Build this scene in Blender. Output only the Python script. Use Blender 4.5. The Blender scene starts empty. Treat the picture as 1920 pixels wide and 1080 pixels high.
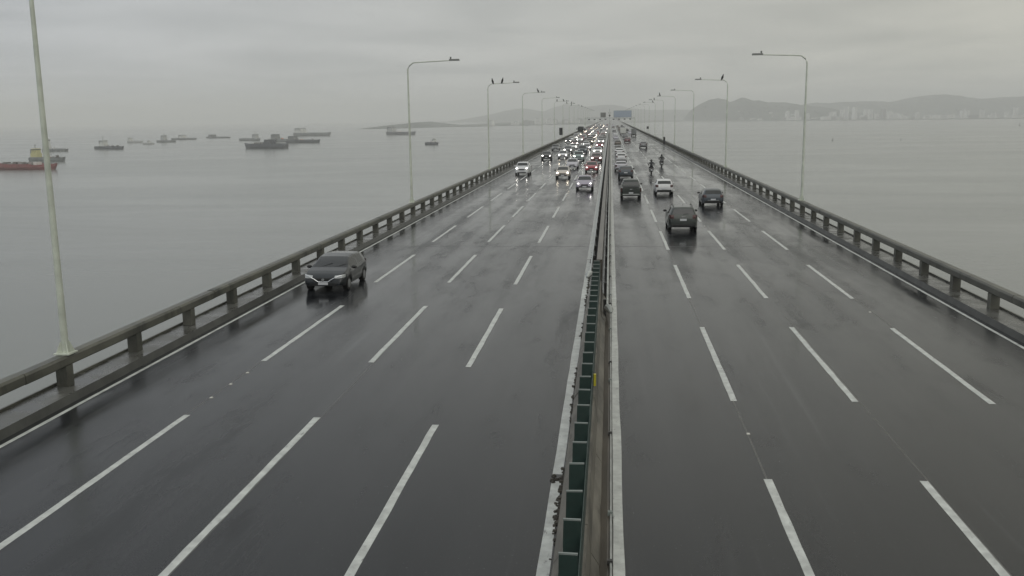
import bpy, bmesh, math, random
from mathutils import Vector, Matrix
R = math.radians
S = bpy.context.scene
COL = S.collection
random.seed(11)

# ------------------------------------------------------------------ camera
cam_d = bpy.data.cameras.new("camera"); cam = bpy.data.objects.new("camera", cam_d); COL.objects.link(cam)
PIT, YAW, ROLL, CH = 0.176576, -0.103589, -0.0130751, 7.75
F_ = Vector((math.sin(YAW)*math.cos(PIT), math.cos(YAW)*math.cos(PIT), -math.sin(PIT)))
R0 = Vector((math.cos(YAW), -math.sin(YAW), 0)); U0 = R0.cross(F_)
RX = math.cos(ROLL)*R0 + math.sin(ROLL)*U0; UX = -math.sin(ROLL)*R0 + math.cos(ROLL)*U0
cam.matrix_world = Matrix(((RX.x, UX.x, -F_.x, 0), (RX.y, UX.y, -F_.y, 0), (RX.z, UX.z, -F_.z, CH), (0, 0, 0, 1)))
cam_d.sensor_width = 36; cam_d.lens = 1787.67/1920*36
cam_d.clip_start = 0.2; cam_d.clip_end = 80000
S.camera = cam

# ------------------------------------------------------------------ world: closed overcast
SUN_EL, SUN_ROT = R(42), R(200)
w = bpy.data.worlds.new("World"); S.world = w; w.use_nodes = True
nt = w.node_tree; N = nt.nodes; N.clear(); LK = nt.links.new
out = N.new("ShaderNodeOutputWorld"); bg = N.new("ShaderNodeBackground")
sky = N.new("ShaderNodeTexSky"); sky.sky_type = 'NISHITA'; sky.sun_disc = False
sky.sun_elevation = SUN_EL; sky.sun_rotation = SUN_ROT; sky.dust_density = 4
tc = N.new("ShaderNodeTexCoord")
sep = N.new("ShaderNodeSeparateXYZ"); LK(tc.outputs['Generated'], sep.inputs[0])
# cloud deck: project the view direction on a plane so that clouds flatten towards the horizon
zc = N.new("ShaderNodeMath"); zc.operation = 'MAXIMUM'; LK(sep.outputs['Z'], zc.inputs[0]); zc.inputs[1].default_value = 0.0
za = N.new("ShaderNodeMath"); za.operation = 'ADD'; LK(zc.outputs[0], za.inputs[0]); za.inputs[1].default_value = 0.07
dv = N.new("ShaderNodeVectorMath"); dv.operation = 'DIVIDE'; LK(tc.outputs['Generated'], dv.inputs[0])
cb = N.new("ShaderNodeCombineXYZ")
for i in range(3): LK(za.outputs[0], cb.inputs[i])
LK(cb.outputs[0], dv.inputs[1])
fl = N.new("ShaderNodeVectorMath"); fl.operation = 'MULTIPLY'; LK(dv.outputs[0], fl.inputs[0]); fl.inputs[1].default_value = (1, 1, 0.0)
n1 = N.new("ShaderNodeTexNoise"); LK(fl.outputs[0], n1.inputs['Vector']); n1.inputs['Scale'].default_value = 0.55
n1.inputs['Detail'].default_value = 7; n1.inputs['Roughness'].default_value = 0.52; n1.inputs['Distortion'].default_value = 0.5
r1 = N.new("ShaderNodeValToRGB"); LK(n1.outputs['Fac'], r1.inputs[0])
r1.color_ramp.elements[0].position = 0.36; r1.color_ramp.elements[0].color = (0.450, 0.453, 0.445, 1)
r1.color_ramp.elements[1].position = 0.64; r1.color_ramp.elements[1].color = (0.600, 0.594, 0.578, 1)
# cooler to the left (-X), warmer to the right
mx = N.new("ShaderNodeMapRange"); LK(sep.outputs['X'], mx.inputs[0]); mx.inputs[1].default_value = -0.75; mx.inputs[2].default_value = 0.35
tint = N.new("ShaderNodeMixRGB"); LK(mx.outputs[0], tint.inputs[0]); tint.inputs[1].default_value = (0.935, 0.995, 1.10, 1); tint.inputs[2].default_value = (1.01, 1.005, 0.915, 1)
ml = N.new("ShaderNodeMixRGB"); ml.blend_type = 'MULTIPLY'; ml.inputs[0].default_value = 1; LK(r1.outputs[0], ml.inputs[1]); LK(tint.outputs[0], ml.inputs[2])
# overcast: pale strip under the cloud deck along the horizon, brightest at the zenith
zr = N.new("ShaderNodeValToRGB"); LK(zc.outputs[0], zr.inputs[0]); er = zr.color_ramp.elements
er[0].position = 0.0; er[0].color = (.72, .72, .72, 1); er[1].position = 1.0; er[1].color = (1, 1, 1, 1)
for p_, v_ in ((0.14, .645), (0.40, .70)):
    e_ = er.new(p_); e_.color = (v_, v_, v_, 1)
zs = N.new("ShaderNodeMath"); zs.operation = 'MULTIPLY'; LK(zr.outputs[0], zs.inputs[0]); zs.inputs[1].default_value = 1.41
ze = N.new("ShaderNodeVectorMath"); ze.operation = 'SCALE'; LK(ml.outputs[0], ze.inputs[0]); LK(zs.outputs[0], ze.inputs['Scale'])
skm = N.new("ShaderNodeVectorMath"); skm.operation = 'SCALE'; LK(sky.outputs[0], skm.inputs[0]); skm.inputs['Scale'].default_value = 0.05
mix = N.new("ShaderNodeMixRGB"); mix.inputs[0].default_value = 0.04; LK(ze.outputs[0], mix.inputs[1]); LK(skm.outputs[0], mix.inputs[2])
LK(mix.outputs[0], bg.inputs[0]); bg.inputs[1].default_value = 1.0
LK(bg.outputs[0], out.inputs[0])

sd = bpy.data.lights.new("sun", 'SUN'); sun = bpy.data.objects.new("sun", sd); COL.objects.link(sun)
sd.energy = 0.5; sd.angle = R(50); sd.color = (1, 0.97, 0.93)
sun.rotation_euler = (R(48), 0, R(20))

S.view_settings.view_transform = 'Standard'; S.view_settings.look = 'None'
S.view_settings.exposure = 0.09; S.view_settings.gamma = 1; S.view_settings.use_curve_mapping = False
S.render.engine = 'CYCLES'
cy = S.cycles
cy.volume_bounces = 5; cy.max_bounces = 7; cy.diffuse_bounces = 2; cy.glossy_bounces = 3; cy.transmission_bounces = 3
cy.transparent_max_bounces = 6; cy.sample_clamp_indirect = 3; cy.caustics_reflective = False; cy.caustics_refractive = False
cy.use_denoising = True

# ------------------------------------------------------------------ materials
def mat(name, col, rough=0.6, metal=0.0, var=0.0, scale=3.0, emis=None, spec=0.5, coat=0.0, stretch=(1, 1, 1), bump=0.0, rvar=0.0, col2=None, world=False, wear=None):
    m = bpy.data.materials.new(name); m.use_nodes = True
    t = m.node_tree; b = t.nodes['Principled BSDF']; L = t.links.new
    b.inputs['Base Color'].default_value = (*col, 1); b.inputs['Roughness'].default_value = rough
    b.inputs['Metallic'].default_value = metal; b.inputs['Specular IOR Level'].default_value = spec
    b.inputs['Coat Weight'].default_value = coat; b.inputs['Coat Roughness'].default_value = 0.08
    if emis:
        b.inputs['Emission Color'].default_value = (*emis[0], 1); b.inputs['Emission Strength'].default_value = emis[1]
    if var or bump or rvar or col2:
        c = t.nodes.new("ShaderNodeTexCoord"); mp = t.nodes.new("ShaderNodeMapping"); mp.inputs['Scale'].default_value = stretch
        gp = t.nodes.new('ShaderNodeNewGeometry'); L(gp.outputs['Position'] if world else c.outputs['Object'], mp.inputs[0])
        n = t.nodes.new("ShaderNodeTexNoise"); n.inputs['Scale'].default_value = scale; n.inputs['Detail'].default_value = 6
        n.inputs['Roughness'].default_value = 0.6; L(mp.outputs[0], n.inputs['Vector'])
        if var or col2:
            r = t.nodes.new("ShaderNodeValToRGB"); L(n.outputs['Fac'], r.inputs[0])
            r.color_ramp.elements[0].position = 0.32; r.color_ramp.elements[1].position = 0.68
            c2 = col2 or tuple(min(1, x*(1+var)) for x in col)
            r.color_ramp.elements[0].color = (*[x*(1-var) for x in col], 1); r.color_ramp.elements[1].color = (*c2, 1)
            L(r.outputs[0], b.inputs['Base Color'])
            if wear:   # (scale, threshold, colour, stretch)
                mp2 = t.nodes.new("ShaderNodeMapping"); mp2.inputs['Scale'].default_value = wear[3]; L(gp.outputs['Position'], mp2.inputs[0])
                n2 = t.nodes.new("ShaderNodeTexNoise"); n2.inputs['Scale'].default_value = wear[0]; n2.inputs['Detail'].default_value = 8; n2.inputs['Roughness'].default_value = .7
                L(mp2.outputs[0], n2.inputs['Vector'])
                q2 = t.nodes.new("ShaderNodeMapRange"); L(n2.outputs['Fac'], q2.inputs[0]); q2.inputs[1].default_value = wear[1]-.05; q2.inputs[2].default_value = wear[1]+.07
                mx_ = t.nodes.new("ShaderNodeMixRGB"); L(q2.outputs[0], mx_.inputs[0]); L(r.outputs[0], mx_.inputs[1]); mx_.inputs[2].default_value = (*wear[2], 1)
                L(mx_.outputs[0], b.inputs['Base Color'])
        if rvar:
            q = t.nodes.new("ShaderNodeMapRange"); L(n.outputs['Fac'], q.inputs[0]); q.inputs[1].default_value = .3; q.inputs[2].default_value = .7
            q.inputs[3].default_value = max(0.02, rough-rvar); q.inputs[4].default_value = rough+rvar; L(q.outputs[0], b.inputs['Roughness'])
        if bump:
            bp = t.nodes.new("ShaderNodeBump"); bp.inputs['Strength'].default_value = bump; bp.inputs['Distance'].default_value = 0.02
            L(n.outputs['Fac'], bp.inputs['Height']); L(bp.outputs[0], b.inputs['Normal'])
    return m

def asphalt_material():
    m = bpy.data.materials.new("wet_asphalt"); m.use_nodes = True
    t = m.node_tree; b = t.nodes['Principled BSDF']; L = t.links.new; nn = t.nodes.new
    c = nn("ShaderNodeTexCoord")
    def noise(scale, st, det=5, rg=.55, dist=0):
        mp = nn("ShaderNodeMapping"); mp.inputs['Scale'].default_value = st; L(c.outputs['Object'], mp.inputs[0])
        n = nn("ShaderNodeTexNoise"); n.inputs['Scale'].default_value = scale; n.inputs['Detail'].default_value = det
        n.inputs['Roughness'].default_value = rg; n.inputs['Distortion'].default_value = dist
        L(mp.outputs[0], n.inputs['Vector']); return n.outputs['Fac']
    def rng(src, a, bb, lo, hi):
        q = nn("ShaderNodeMapRange"); L(src, q.inputs[0]); q.inputs[1].default_value = a; q.inputs[2].default_value = bb
        q.inputs[3].default_value = lo; q.inputs[4].default_value = hi; return q.outputs[0]
    def mth(op, a, bb):
        q = nn("ShaderNodeMath"); q.operation = op
        for i, v in enumerate((a, bb)):
            if isinstance(v, (int, float)): q.inputs[i].default_value = v
            else: L(v, q.inputs[i])
        return q.outputs[0]
    streak = noise(1.0, (0.9, 0.022, 1), 4)        # long streaks with the traffic
    patch = noise(0.16, (1, 0.35, 1), 5, .6, .6)   # damp and drier patches
    fine = noise(38, (1, 1, 1), 3)
    grit = noise(150, (1, 1, 1), 2)
    # wheel tracks: polished bands, period 1.7 m across
    sp = nn("ShaderNodeSeparateXYZ"); L(c.outputs['Object'], sp.inputs[0])
    wob = rng(noise(0.05, (0, 1, 0), 2), 0, 1, -.5, .5)
    wx = mth('ADD', sp.outputs['X'], wob)
    tr = mth('SINE', mth('MULTIPLY', wx, 2*math.pi/1.69), 0)
    trk = rng(tr, -1, 1, 0, 1)
    rough = mth('ADD', mth('ADD', rng(streak, .3, .7, .06, .20), rng(patch, .38, .62, -.06, .09)), mth('MULTIPLY', trk, .05))
    rough = mth('ADD', rough, rng(fine, .3, .7, -.03, .05))
    rough = mth('ADD', rough, rng(noise(.9, (1, .3, 1), 6, .7, .5), .5, .75, 0, .13))
    L(mth('MAXIMUM', rough, .05), b.inputs['Roughness'])
    mixc = nn("ShaderNodeMixRGB"); mixc.inputs[1].default_value = (0.0035, 0.0045, 0.006, 1); mixc.inputs[2].default_value = (0.023, 0.025, 0.028, 1)
    f = mth('ADD', mth('MULTIPLY', rng(streak, .3, .7, 0, 1), .35), mth('ADD', mth('MULTIPLY', rng(patch, .3, .7, 0, 1), .35), mth('MULTIPLY', rng(grit, .3, .75, 0, 1), .3)))
    L(f, mixc.inputs[0])
    speck = rng(noise(16, (1, .8, 1), 6, .75), .60, .70, 0, 1)          # exposed pale aggregate
    m2 = nn("ShaderNodeMixRGB"); L(mth('MULTIPLY', speck, .75), m2.inputs[0]); L(mixc.outputs[0], m2.inputs[1]); m2.inputs[2].default_value = (.085, .088, .088, 1)
    stain = rng(noise(.55, (1, .22, 1), 7, .68, .8), .58, .68, 0, 1)     # rubber and oil stains
    m3 = nn("ShaderNodeMixRGB"); L(mth('MULTIPLY', stain, .8), m3.inputs[0]); L(m2.outputs[0], m3.inputs[1]); m3.inputs[2].default_value = (.002, .002, .003, 1)
    worn = rng(noise(1.0, (2.4, .05, 1), 6, .7, .2), .56, .72, 0, 1)     # pale worn streaks along the lanes
    m4 = nn("ShaderNodeMixRGB"); L(mth('MULTIPLY', worn, .55), m4.inputs[0]); L(m3.outputs[0], m4.inputs[1]); m4.inputs[2].default_value = (.060, .063, .066, 1)
    L(m4.outputs[0], b.inputs['Base Color'])
    b.inputs['IOR'].default_value = 1.41; b.inputs['Specular IOR Level'].default_value = 0.5
    bp = nn("ShaderNodeBump"); bp.inputs['Strength'].default_value = 0.06; bp.inputs['Distance'].default_value = 0.006
    L(fine, bp.inputs['Height']); L(bp.outputs[0], b.inputs['Normal'])
    return m

def water_material():
    m = bpy.data.materials.new("bay_water"); m.use_nodes = True
    t = m.node_tree; b = t.nodes['Principled BSDF']; L = t.links.new; nn = t.nodes.new
    c = nn("ShaderNodeTexCoord")
    def noise(scale, st, det=5, rg=.55, dist=0, rot=0):
        mp = nn("ShaderNodeMapping"); mp.inputs['Scale'].default_value = st; mp.inputs['Rotation'].default_value = (0, 0, rot); L(c.outputs['Object'], mp.inputs[0])
        n = nn("ShaderNodeTexNoise"); n.inputs['Scale'].default_value = scale; n.inputs['Detail'].default_value = det
        n.inputs['Roughness'].default_value = rg; n.inputs['Distortion'].default_value = dist
        L(mp.outputs[0], n.inputs['Vector']); return n.outputs['Fac']
    band = noise(.004, (1, 2.6, 1), 6, .6, .8, R(-12))
    q = nn("ShaderNodeMapRange"); L(band, q.inputs[0]); q.inputs[1].default_value = .35; q.inputs[2].default_value = .68
    q.inputs[3].default_value = .16; q.inputs[4].default_value = .24; L(q.outputs[0], b.inputs['Roughness'])
    mc = nn("ShaderNodeMixRGB"); mc.inputs[1].default_value = (0.175, 0.186, 0.178, 1); mc.inputs[2].default_value = (0.208, 0.219, 0.206, 1); L(band, mc.inputs[0]); L(mc.outputs[0], b.inputs['Base Color'])
    b.inputs['IOR'].default_value = 1.33
    chop = noise(.45, (1, 1.8, 1), 5, .62, .3, R(-10)); swell = noise(.06, (1, 2, 1), 3, .5, 0, R(-15))
    ad = nn("ShaderNodeMath"); ad.operation = 'MULTIPLY_ADD'; L(swell, ad.inputs[0]); ad.inputs[1].default_value = 3; L(chop, ad.inputs[2])
    bp = nn("ShaderNodeBump"); bp.inputs['Strength'].default_value = 0.22; bp.inputs['Distance'].default_value = 0.10
    L(ad.outputs[0], bp.inputs['Height']); L(bp.outputs[0], b.inputs['Normal'])
    return m

M = dict(
    asphalt=asphalt_material(), water=water_material(),
    paint=mat("road_paint", (.50, .52, .50), .42, var=.25, scale=3, bump=.15, rvar=.08, world=True, wear=(7, .645, (.12, .12, .12), (1, .35, 1))),
    concrete=mat("wet_concrete", (.105, .105, .088), .5, var=.45, scale=1.3, bump=.35, stretch=(1, .5, 1.2), rvar=.15, world=True, wear=(1.1, .58, (.035, .038, .030), (1, .6, .25))),
    ledge=mat("wet_ledge", (.085, .085, .078), .28, var=.5, scale=1.1, bump=.25, rvar=.16, world=True, wear=(1.6, .62, (.20, .20, .19), (1, .5, 1))),
    curb=mat("curb_concrete", (.05, .052, .048), .45, var=.4, scale=1.3, bump=.3),
    barrier=mat("stained_barrier", (.14, .13, .11), .5, var=.5, scale=1.4, bump=.3, stretch=(1, .4, 1), world=True, wear=(2.2, .60, (.05, .045, .035), (1, .4, 1))),
    gutter=mat("brown_gutter", (.075, .065, .052), .35, var=.4, scale=1.2, bump=.2, stretch=(1, .3, 1)),
    green=mat("green_plastic", (.021, .044, .038), .5, var=.3, scale=2),
    cap=mat("pale_cap", (.21, .24, .23), .5, var=.2),
    galv=mat("galvanised_steel", (.40, .42, .41), .45, metal=.3, var=.25, scale=2),
    pole=mat("lamp_pole_paint", (.60, .64, .56), .45, metal=.15, var=.22, scale=1.2),
    lamp=mat("luminaire_grey", (.17, .18, .17), .5),
    dark=mat("dark_plastic", (.012, .013, .014), .55),
    rubber=mat("tyre_rubber", (.012, .012, .012), .75),
    rim=mat("alloy_rim", (.30, .31, .32), .35, metal=.6),
    glass=mat("car_glass", (.010, .013, .015), .06, spec=.7),
    chrome=mat("chrome", (.7, .72, .73), .2, metal=.9),
    plate=mat("number_plate", (.62, .64, .66), .4, emis=None),
    lens=mat("clear_lens", (.45, .47, .48), .15),
    lit=mat("lit_headlamp", (.9, .9, .85), .3, emis=((1, .95, .86), 30)),
    litw=mat("lit_headlamp_warm", (.9, .85, .7), .3, emis=((1, .86, .66), 22)),
    dim=mat("dim_running_lamp", (.9, .9, .9), .3, emis=((1, .97, .92), 5)),
    tail=mat("tail_lens", (.055, .014, .014), .25),
    taillit=mat("lit_tail_lens", (.3, .02, .02), .25, emis=((1, .06, .03), 1.2)),
    bird=mat("bird_feathers", (.015, .015, .016), .8),
    hill=mat("hill_forest", (.032, .045, .034), .95, var=.5, scale=.004),
    town=mat("hazy_shore", (.10, .105, .095), .95, var=.5, scale=.01),
    white_wall=mat("white_render", (.78, .78, .75), .8, var=.1), grey_wall=mat("grey_render", (.30, .30, .29), .8, var=.1),
    window=mat("far_windows", (.06, .07, .08), .3),
    hull_d=mat("hull_navy", (.080, .085, .10), .5, var=.3, scale=.3), hull_r=mat("hull_red", (.24, .075, .075), .55, var=.3, scale=.3),
    hull_g=mat("hull_grey", (.19, .20, .20), .5, var=.3, scale=.3), hull_w=mat("hull_white", (.42, .43, .42), .5, var=.2, scale=.3),
    ship_w=mat("ship_white", (.62, .63, .60), .5, var=.1), ship_y=mat("ship_yellow", (.55, .52, .25), .5, var=.15),
    ship_deck=mat("ship_deck", (.12, .11, .10), .7, var=.3, scale=.4), orange=mat("orange_boat", (.5, .16, .04), .5),
    blue_sign=mat("blue_sign", (.36, .42, .50), .4), sign_w=mat("sign_pale", (.5, .52, .5), .5),
    yellow=mat("yellow_reflector", (.62, .55, .05), .35), jacket=mat("rain_jacket", (.012, .014, .018), .5, var=.3),
    jacket2=mat("olive_jacket", (.020, .022, .015), .6, var=.3), trousers=mat("dark_trousers", (.014, .014, .016), .7),
    skin=mat("skin", (.30, .17, .11), .5), helmet=mat("dark_helmet", (.012, .012, .014), .15), joint=mat("joint_rubber", (.035, .035, .034), .45),
    seam=mat('seam_trace', (.085, .085, .08), .4, var=.3, scale=4), rubble=mat("debris", (.06, .055, .045), .8, var=.5, scale=12), seal=mat("road_stud", (.6, .6, .55), .3),
)
PAINTS = {}
def paint(name, col, metal=.35, rough=.32):
    if name not in PAINTS: PAINTS[name] = mat("paint_"+name, col, rough, metal=metal, coat=.6, var=.06, scale=2)
    return PAINTS[name]
paint('dark_blue', (.007, .011, .015)); paint('black', (.008, .009, .010)); paint('white', (.62, .63, .64), 0)
paint('cream', (.52, .47, .42), 0); paint('silver', (.46, .45, .50), .3); paint('grey', (.12, .125, .13)); paint('red', (.30, .018, .035), .2)
paint('maroon', (.10, .02, .025), .2); paint('brown', (.10, .085, .07)); paint('dark_green', (.022, .030, .026)); paint('slate', (.030, .042, .055))
paint('pale_green', (.20, .26, .25), .2); paint('bus_grey', (.045, .055, .05)); paint('lilac', (.36, .33, .40), .3)

# ------------------------------------------------------------------ helpers
class MB:
    def __init__(s): s.v = []; s.f = []; s.sm = []
    def quad(s, *p, smooth=False):
        i = len(s.v); s.v += [tuple(q) for q in p]; s.f.append(tuple(range(i, i+len(p)))); s.sm.append(smooth); return s
    def box(s, x0, x1, y0, y1, z0, z1, taper=0, rot=None):
        i = len(s.v)
        P = [(x0, y0, z0), (x1, y0, z0), (x1, y1, z0), (x0, y1, z0), (x0+taper, y0+taper, z1), (x1-taper, y0+taper, z1), (x1-taper, y1-taper, z1), (x0+taper, y1-taper, z1)]
        if rot: P = [tuple(rot @ Vector(p)) for p in P]
        s.v += P
        for f in ((0, 3, 2, 1), (4, 5, 6, 7), (0, 1, 5, 4), (1, 2, 6, 5), (2, 3, 7, 6), (3, 0, 4, 7)): s.f.append(tuple(i+k for k in f)); s.sm.append(False)
        return s
    def prism(s, prof, y0, y1):   # profile in x-z, extruded along y
        n = len(prof); i = len(s.v); s.v += [(x, y0, z) for x, z in prof]+[(x, y1, z) for x, z in prof]
        for k in range(n): s.f.append((i+k, i+(k+1) % n, i+n+(k+1) % n, i+n+k)); s.sm.append(False)
        s.f.append(tuple(i+k for k in range(n))[::-1]); s.f.append(tuple(i+n+k for k in range(n))); s.sm += [False, False]
        return s
    def tube(s, pts, rad, n=8):
        pts = [Vector(p) for p in pts]; rad = rad if isinstance(rad, (list, tuple)) else [rad]*len(pts)
        base = len(s.v)
        for k, p in enumerate(pts):
            a = pts[max(0, k-1)]; b = pts[min(len(pts)-1, k+1)]; d = (b-a).normalized()
            u = d.cross(Vector((0, 0, 1)) if abs(d.z) < .9 else Vector((1, 0, 0))).normalized(); v_ = d.cross(u)
            for j in range(n):
                t = 2*math.pi*j/n; s.v.append(tuple(p+(u*math.cos(t)+v_*math.sin(t))*rad[k]))
        for k in range(len(pts)-1):
            for j in range(n):
                a = base+k*n+j; b = base+k*n+(j+1) % n; s.f.append((a, b, b+n, a+n)); s.sm.append(True)
        s.f.append(tuple(base+j for j in range(n))[::-1]); s.f.append(tuple(base+(len(pts)-1)*n+j for j in range(n))); s.sm += [False, False]
        return s
    def ball(s, c, r, n=8, m=6):
        i = len(s.v); r = r if isinstance(r, (tuple, list)) else (r, r, r)
        for a in range(m+1):
            th = math.pi*a/m
            for b in range(n):
                ph = 2*math.pi*b/n; s.v.append((c[0]+r[0]*math.sin(th)*math.cos(ph), c[1]+r[1]*math.sin(th)*math.sin(ph), c[2]+r[2]*math.cos(th)))
        for a in range(m):
            for b in range(n):
                p = i+a*n+b; q = i+a*n+(b+1) % n; s.f.append((p, p+n, q+n, q)); s.sm.append(True)
        return s
    def mesh(s, name, material, bevel=0):
        me = bpy.data.meshes.new(name); me.from_pydata(s.v, [], s.f); me.validate(); 
        bm = bmesh.new(); bm.from_mesh(me); bmesh.ops.remove_doubles(bm, verts=bm.verts, dist=1e-5)
        bmesh.ops.dissolve_degenerate(bm, dist=1e-5, edges=bm.edges)
        if bevel: bmesh.ops.bevel(bm, geom=list(bm.edges), offset=bevel, segments=1, affect='EDGES')
        bmesh.ops.recalc_face_normals(bm, faces=bm.faces); 
        if any(s.sm):
            for f in bm.faces: f.smooth = True
            for e in bm.edges:
                if len(e.link_faces) == 2 and e.calc_face_angle(0) > R(42): e.smooth = False
        bm.to_mesh(me); bm.free(); me.materials.append(material); return me
def link(name, data, parent=None, loc=None, rot=None, m=None):
    o = bpy.data.objects.new(name, data); COL.objects.link(o)
    if parent: o.parent = parent
    if loc is not None: o.location = loc
    if rot is not None: o.rotation_euler = rot
    if m is not None and data is not None:
        o.material_slots[0].link = 'OBJECT'; o.material_slots[0].material = m
    return o
def part(name, mb, m, parent, bevel=0, **kw): return link(name, mb.mesh(name, m, bevel), parent, **kw)
def tag(o, label=None, cat=None, group=None, kind=None):
    if label: o['label'] = label
    if cat: o['category'] = cat
    if group: o['group'] = group
    if kind: o['kind'] = kind
    return o
def thing(name, label, cat, loc=(0, 0, 0), rz=0, group=None):
    return tag(link(name, None, loc=loc, rot=(0, 0, rz)), label, cat, group)
def lerp(a, b, t): return a+(b-a)*t
def interp(tab, y):
    if y <= tab[0][0]: return tab[0][1]
    for (a, b), (c, d) in zip(tab, tab[1:]):
        if y <= c: return lerp(b, d, (y-a)/(c-a+1e-9))
    return tab[-1][1]

# ================================================================== SETTING
WZ = -25.0
me = MB().quad((-14000, -3000, WZ), (14000, -3000, WZ), (14000, 14000, WZ), (-14000, 14000, WZ)).mesh("water", M['water'])
tag(link("water", me), kind='structure')

YF, YN = 2600.0, -40.0           # far and near end of the modelled bridge
# road surface: one sheet per carriageway on one deck
deck = MB().prism([(-16.15, .0-.02), (-15.6, -.55), (-7, -.7), (-6.2, -4.5), (5.6, -4.5), (6.4, -.7), (14.6, -.55), (15.15, -.02)], YN, YF)
deck_o = tag(part("bridge_deck", deck, M['concrete'], None), kind='structure')
road_me = MB()
ys = [YN+(YF-YN)*(i/40)**1.6 for i in range(41)]
for a, b in zip(ys, ys[1:]): road_me.quad((-15.06, a, 0), (13.98, a, 0), (13.98, b, 0), (-15.06, b, 0))
road = tag(part("road", road_me, M['asphalt'], None), kind='structure')

# lane dashes (flat paint, 4 mm above the asphalt)
PER, DL = 15.18, 9.4
LINES = [(-11.28, 23.61, 0), (-7.69, 23.61, 1), (-4.44, 23.2, 2), (3.42, 19.98, 3), (6.69, 20.1, 4), (10.27, 20.1, 5)]
def dash_mesh(seed):
    rnd = random.Random(seed); mb = MB(); n = 12; prev = None
    for k in range(n+1):
        y = -DL*k/n; a = -.088+rnd.uniform(-.009, .009); b = .088+rnd.uniform(-.009, .009)
        if prev: mb.quad((prev[0], prev[2], 0), (prev[1], prev[2], 0), (b, y, 0), (a, y, 0))
        prev = (a, b, y)
    return mb.mesh("lane_dash", M['paint'])
dms = [dash_mesh(i) for i in range(4)]
for X, d0, li in LINES:
    for k in range(-2, 46):
        link("lane_dash", dms[(k+li) % 4], road, loc=(X, d0+k*PER, .004))
for X, wd in ((-11.33, .035), (-7.6, .03), (3.37, .04), (6.78, .03), (10.32, .05)):
    mb = MB(); rs = random.Random(int(X*10)); y = -30; px = 0
    while y < 260:
        e = y+4; nx_ = rs.uniform(-.015, .015)
        if rs.random() < .8: mb.quad((X+px, y, .002), (X+px+wd, y, .002), (X+nx_+wd, e, .002), (X+nx_, e, .002))
        px = nx_; y = e
    part("lane_seam", mb, M['seam'], road)
def line_strip(name, x, wd, segs):
    mb = MB(); rnd = random.Random(3)
    for y0, y1 in segs:
        y = y0; a, b = x-wd/2, x+wd/2
        while y < y1-1e-6:
            st = 1.5 if y < 90 else (8 if y < 300 else 80); e = min(y+st, y1)
            a2, b2 = x-wd/2+rnd.uniform(-.01, .01), x+wd/2+rnd.uniform(-.01, .01)
            mb.quad((a, y, .004), (b, y, .004), (b2, e, .004), (a2, e, .004)); a, b, y = a2, b2, e
    return part(name, mb, M['paint'], road)
line_strip("edge_line", -14.79, .13, [(YN, YF)])
line_strip("edge_line", 13.70, .13, [(YN, YF)])
line_strip("edge_line", -1.12, .22, [(YN, 19.55), (19.95, 52.0), (52.25, YF)])
line_strip("edge_line", .19, .20, [(YN, YF)])
# expansion joints: rubber strips laid flush
for y in (57.6, 107.5, 157.5, 201.3, 257.5, 307.5, 357.5):
    for x0, x1 in ((-15.05, -1.35), (.40, 13.9)):
        mb = MB().quad((x0, y-.03, .0025), (x1, y-.03, .0025), (x1, y+.03, .0025), (x0, y+.03, .0025))
        part("expansion_joint", mb, M['joint'], road)
# road studs between the dashes
stud = MB().box(-.045, .045, -.045, .045, .003, .022, taper=.015).mesh("road_stud", M['seal'])
for X, d0, li in LINES:
    for k in range(-1, 7):
        for q in ((1.6, 3.0, 4.3) if li in (0, 3) else (2.9,)):
            if (li == 0 and k == 0) or (li == 3 and k == 0 and q == 3.0) or (li in (1, 4) and k == 3) or (li == 5 and k in (1, 4)): link("road_stud", stud, road, loc=(X+random.uniform(-.03, .03), d0+k*PER+q, 0))

# ------------------------------------------------------------------ parapets
def beam_profile(x0, x1):   # concrete rail with chamfered top
    return [(x0+.03, .84), (x1-.03, .84), (x1, .88), (x1, 1.08), (x1-.05, 1.15), (x0+.05, 1.15), (x0, 1.08), (x0, .88)]
PSP = 4.17
def parapet(side, label):
    t = thing("parapet", label, "parapet")
    if side < 0: c0, l0, l1, p0, p1 = -15.06, -15.14, -16.12, -15.60, -15.96
    else: c0, l0, l1, p0, p1 = 13.98, 14.06, 15.12, 14.60, 14.96
    lo, hi = min(p0, p1), max(p0, p1)
    # curb and ledge
    a, b = sorted((l0, l1))
    part("curb", MB().prism([(c0, 0), (l0, .23), (l0, .0)], YN, YF), M['curb'], t)
    part("ledge", MB().prism([(a, -.02), (b, -.02), (b, .225), (a, .225)] , YN, YF), M['ledge'], t)
    ox = l1+.06*(-side)
    part("ledge_lip", MB().box(min(l1, ox), max(l1, ox), YN, YF, .227, .30), M['concrete'], t)
    pm = MB().box(-.17, .17, -.17, .17, 0, .608).mesh("post", M['concrete'])
    y0 = 25.45 if side < 0 else 25.4
    ypos = [y0+k*PSP for k in range(-7, 285)]
    for y in ypos: link("post", pm, t, loc=((lo+hi)/2, y, .23))
    # rail in cast lengths of three bays with open joints
    bm_ = MB().prism([(x-(lo+hi)/2, z) for x, z in beam_profile(lo, hi)], 0, PSP*3-.03).mesh("top_rail", M['concrete'])
    for k in range(-3, 95):
        o = link("top_rail", bm_, t, loc=((lo+hi)/2+random.uniform(-.006, .006), y0+k*PSP*3-PSP*.5, random.uniform(-.006, .006)))
    far = MB().prism(beam_profile(lo, hi), y0+95*PSP*3-PSP*.5, YF)
    part("far_rail", far, M['concrete'], t)
    return t
parapet(-1, "weathered concrete parapet with square posts along the left edge of the bridge")
parapet(1, "weathered concrete parapet with square posts and open bays along the right edge of the bridge")

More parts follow.
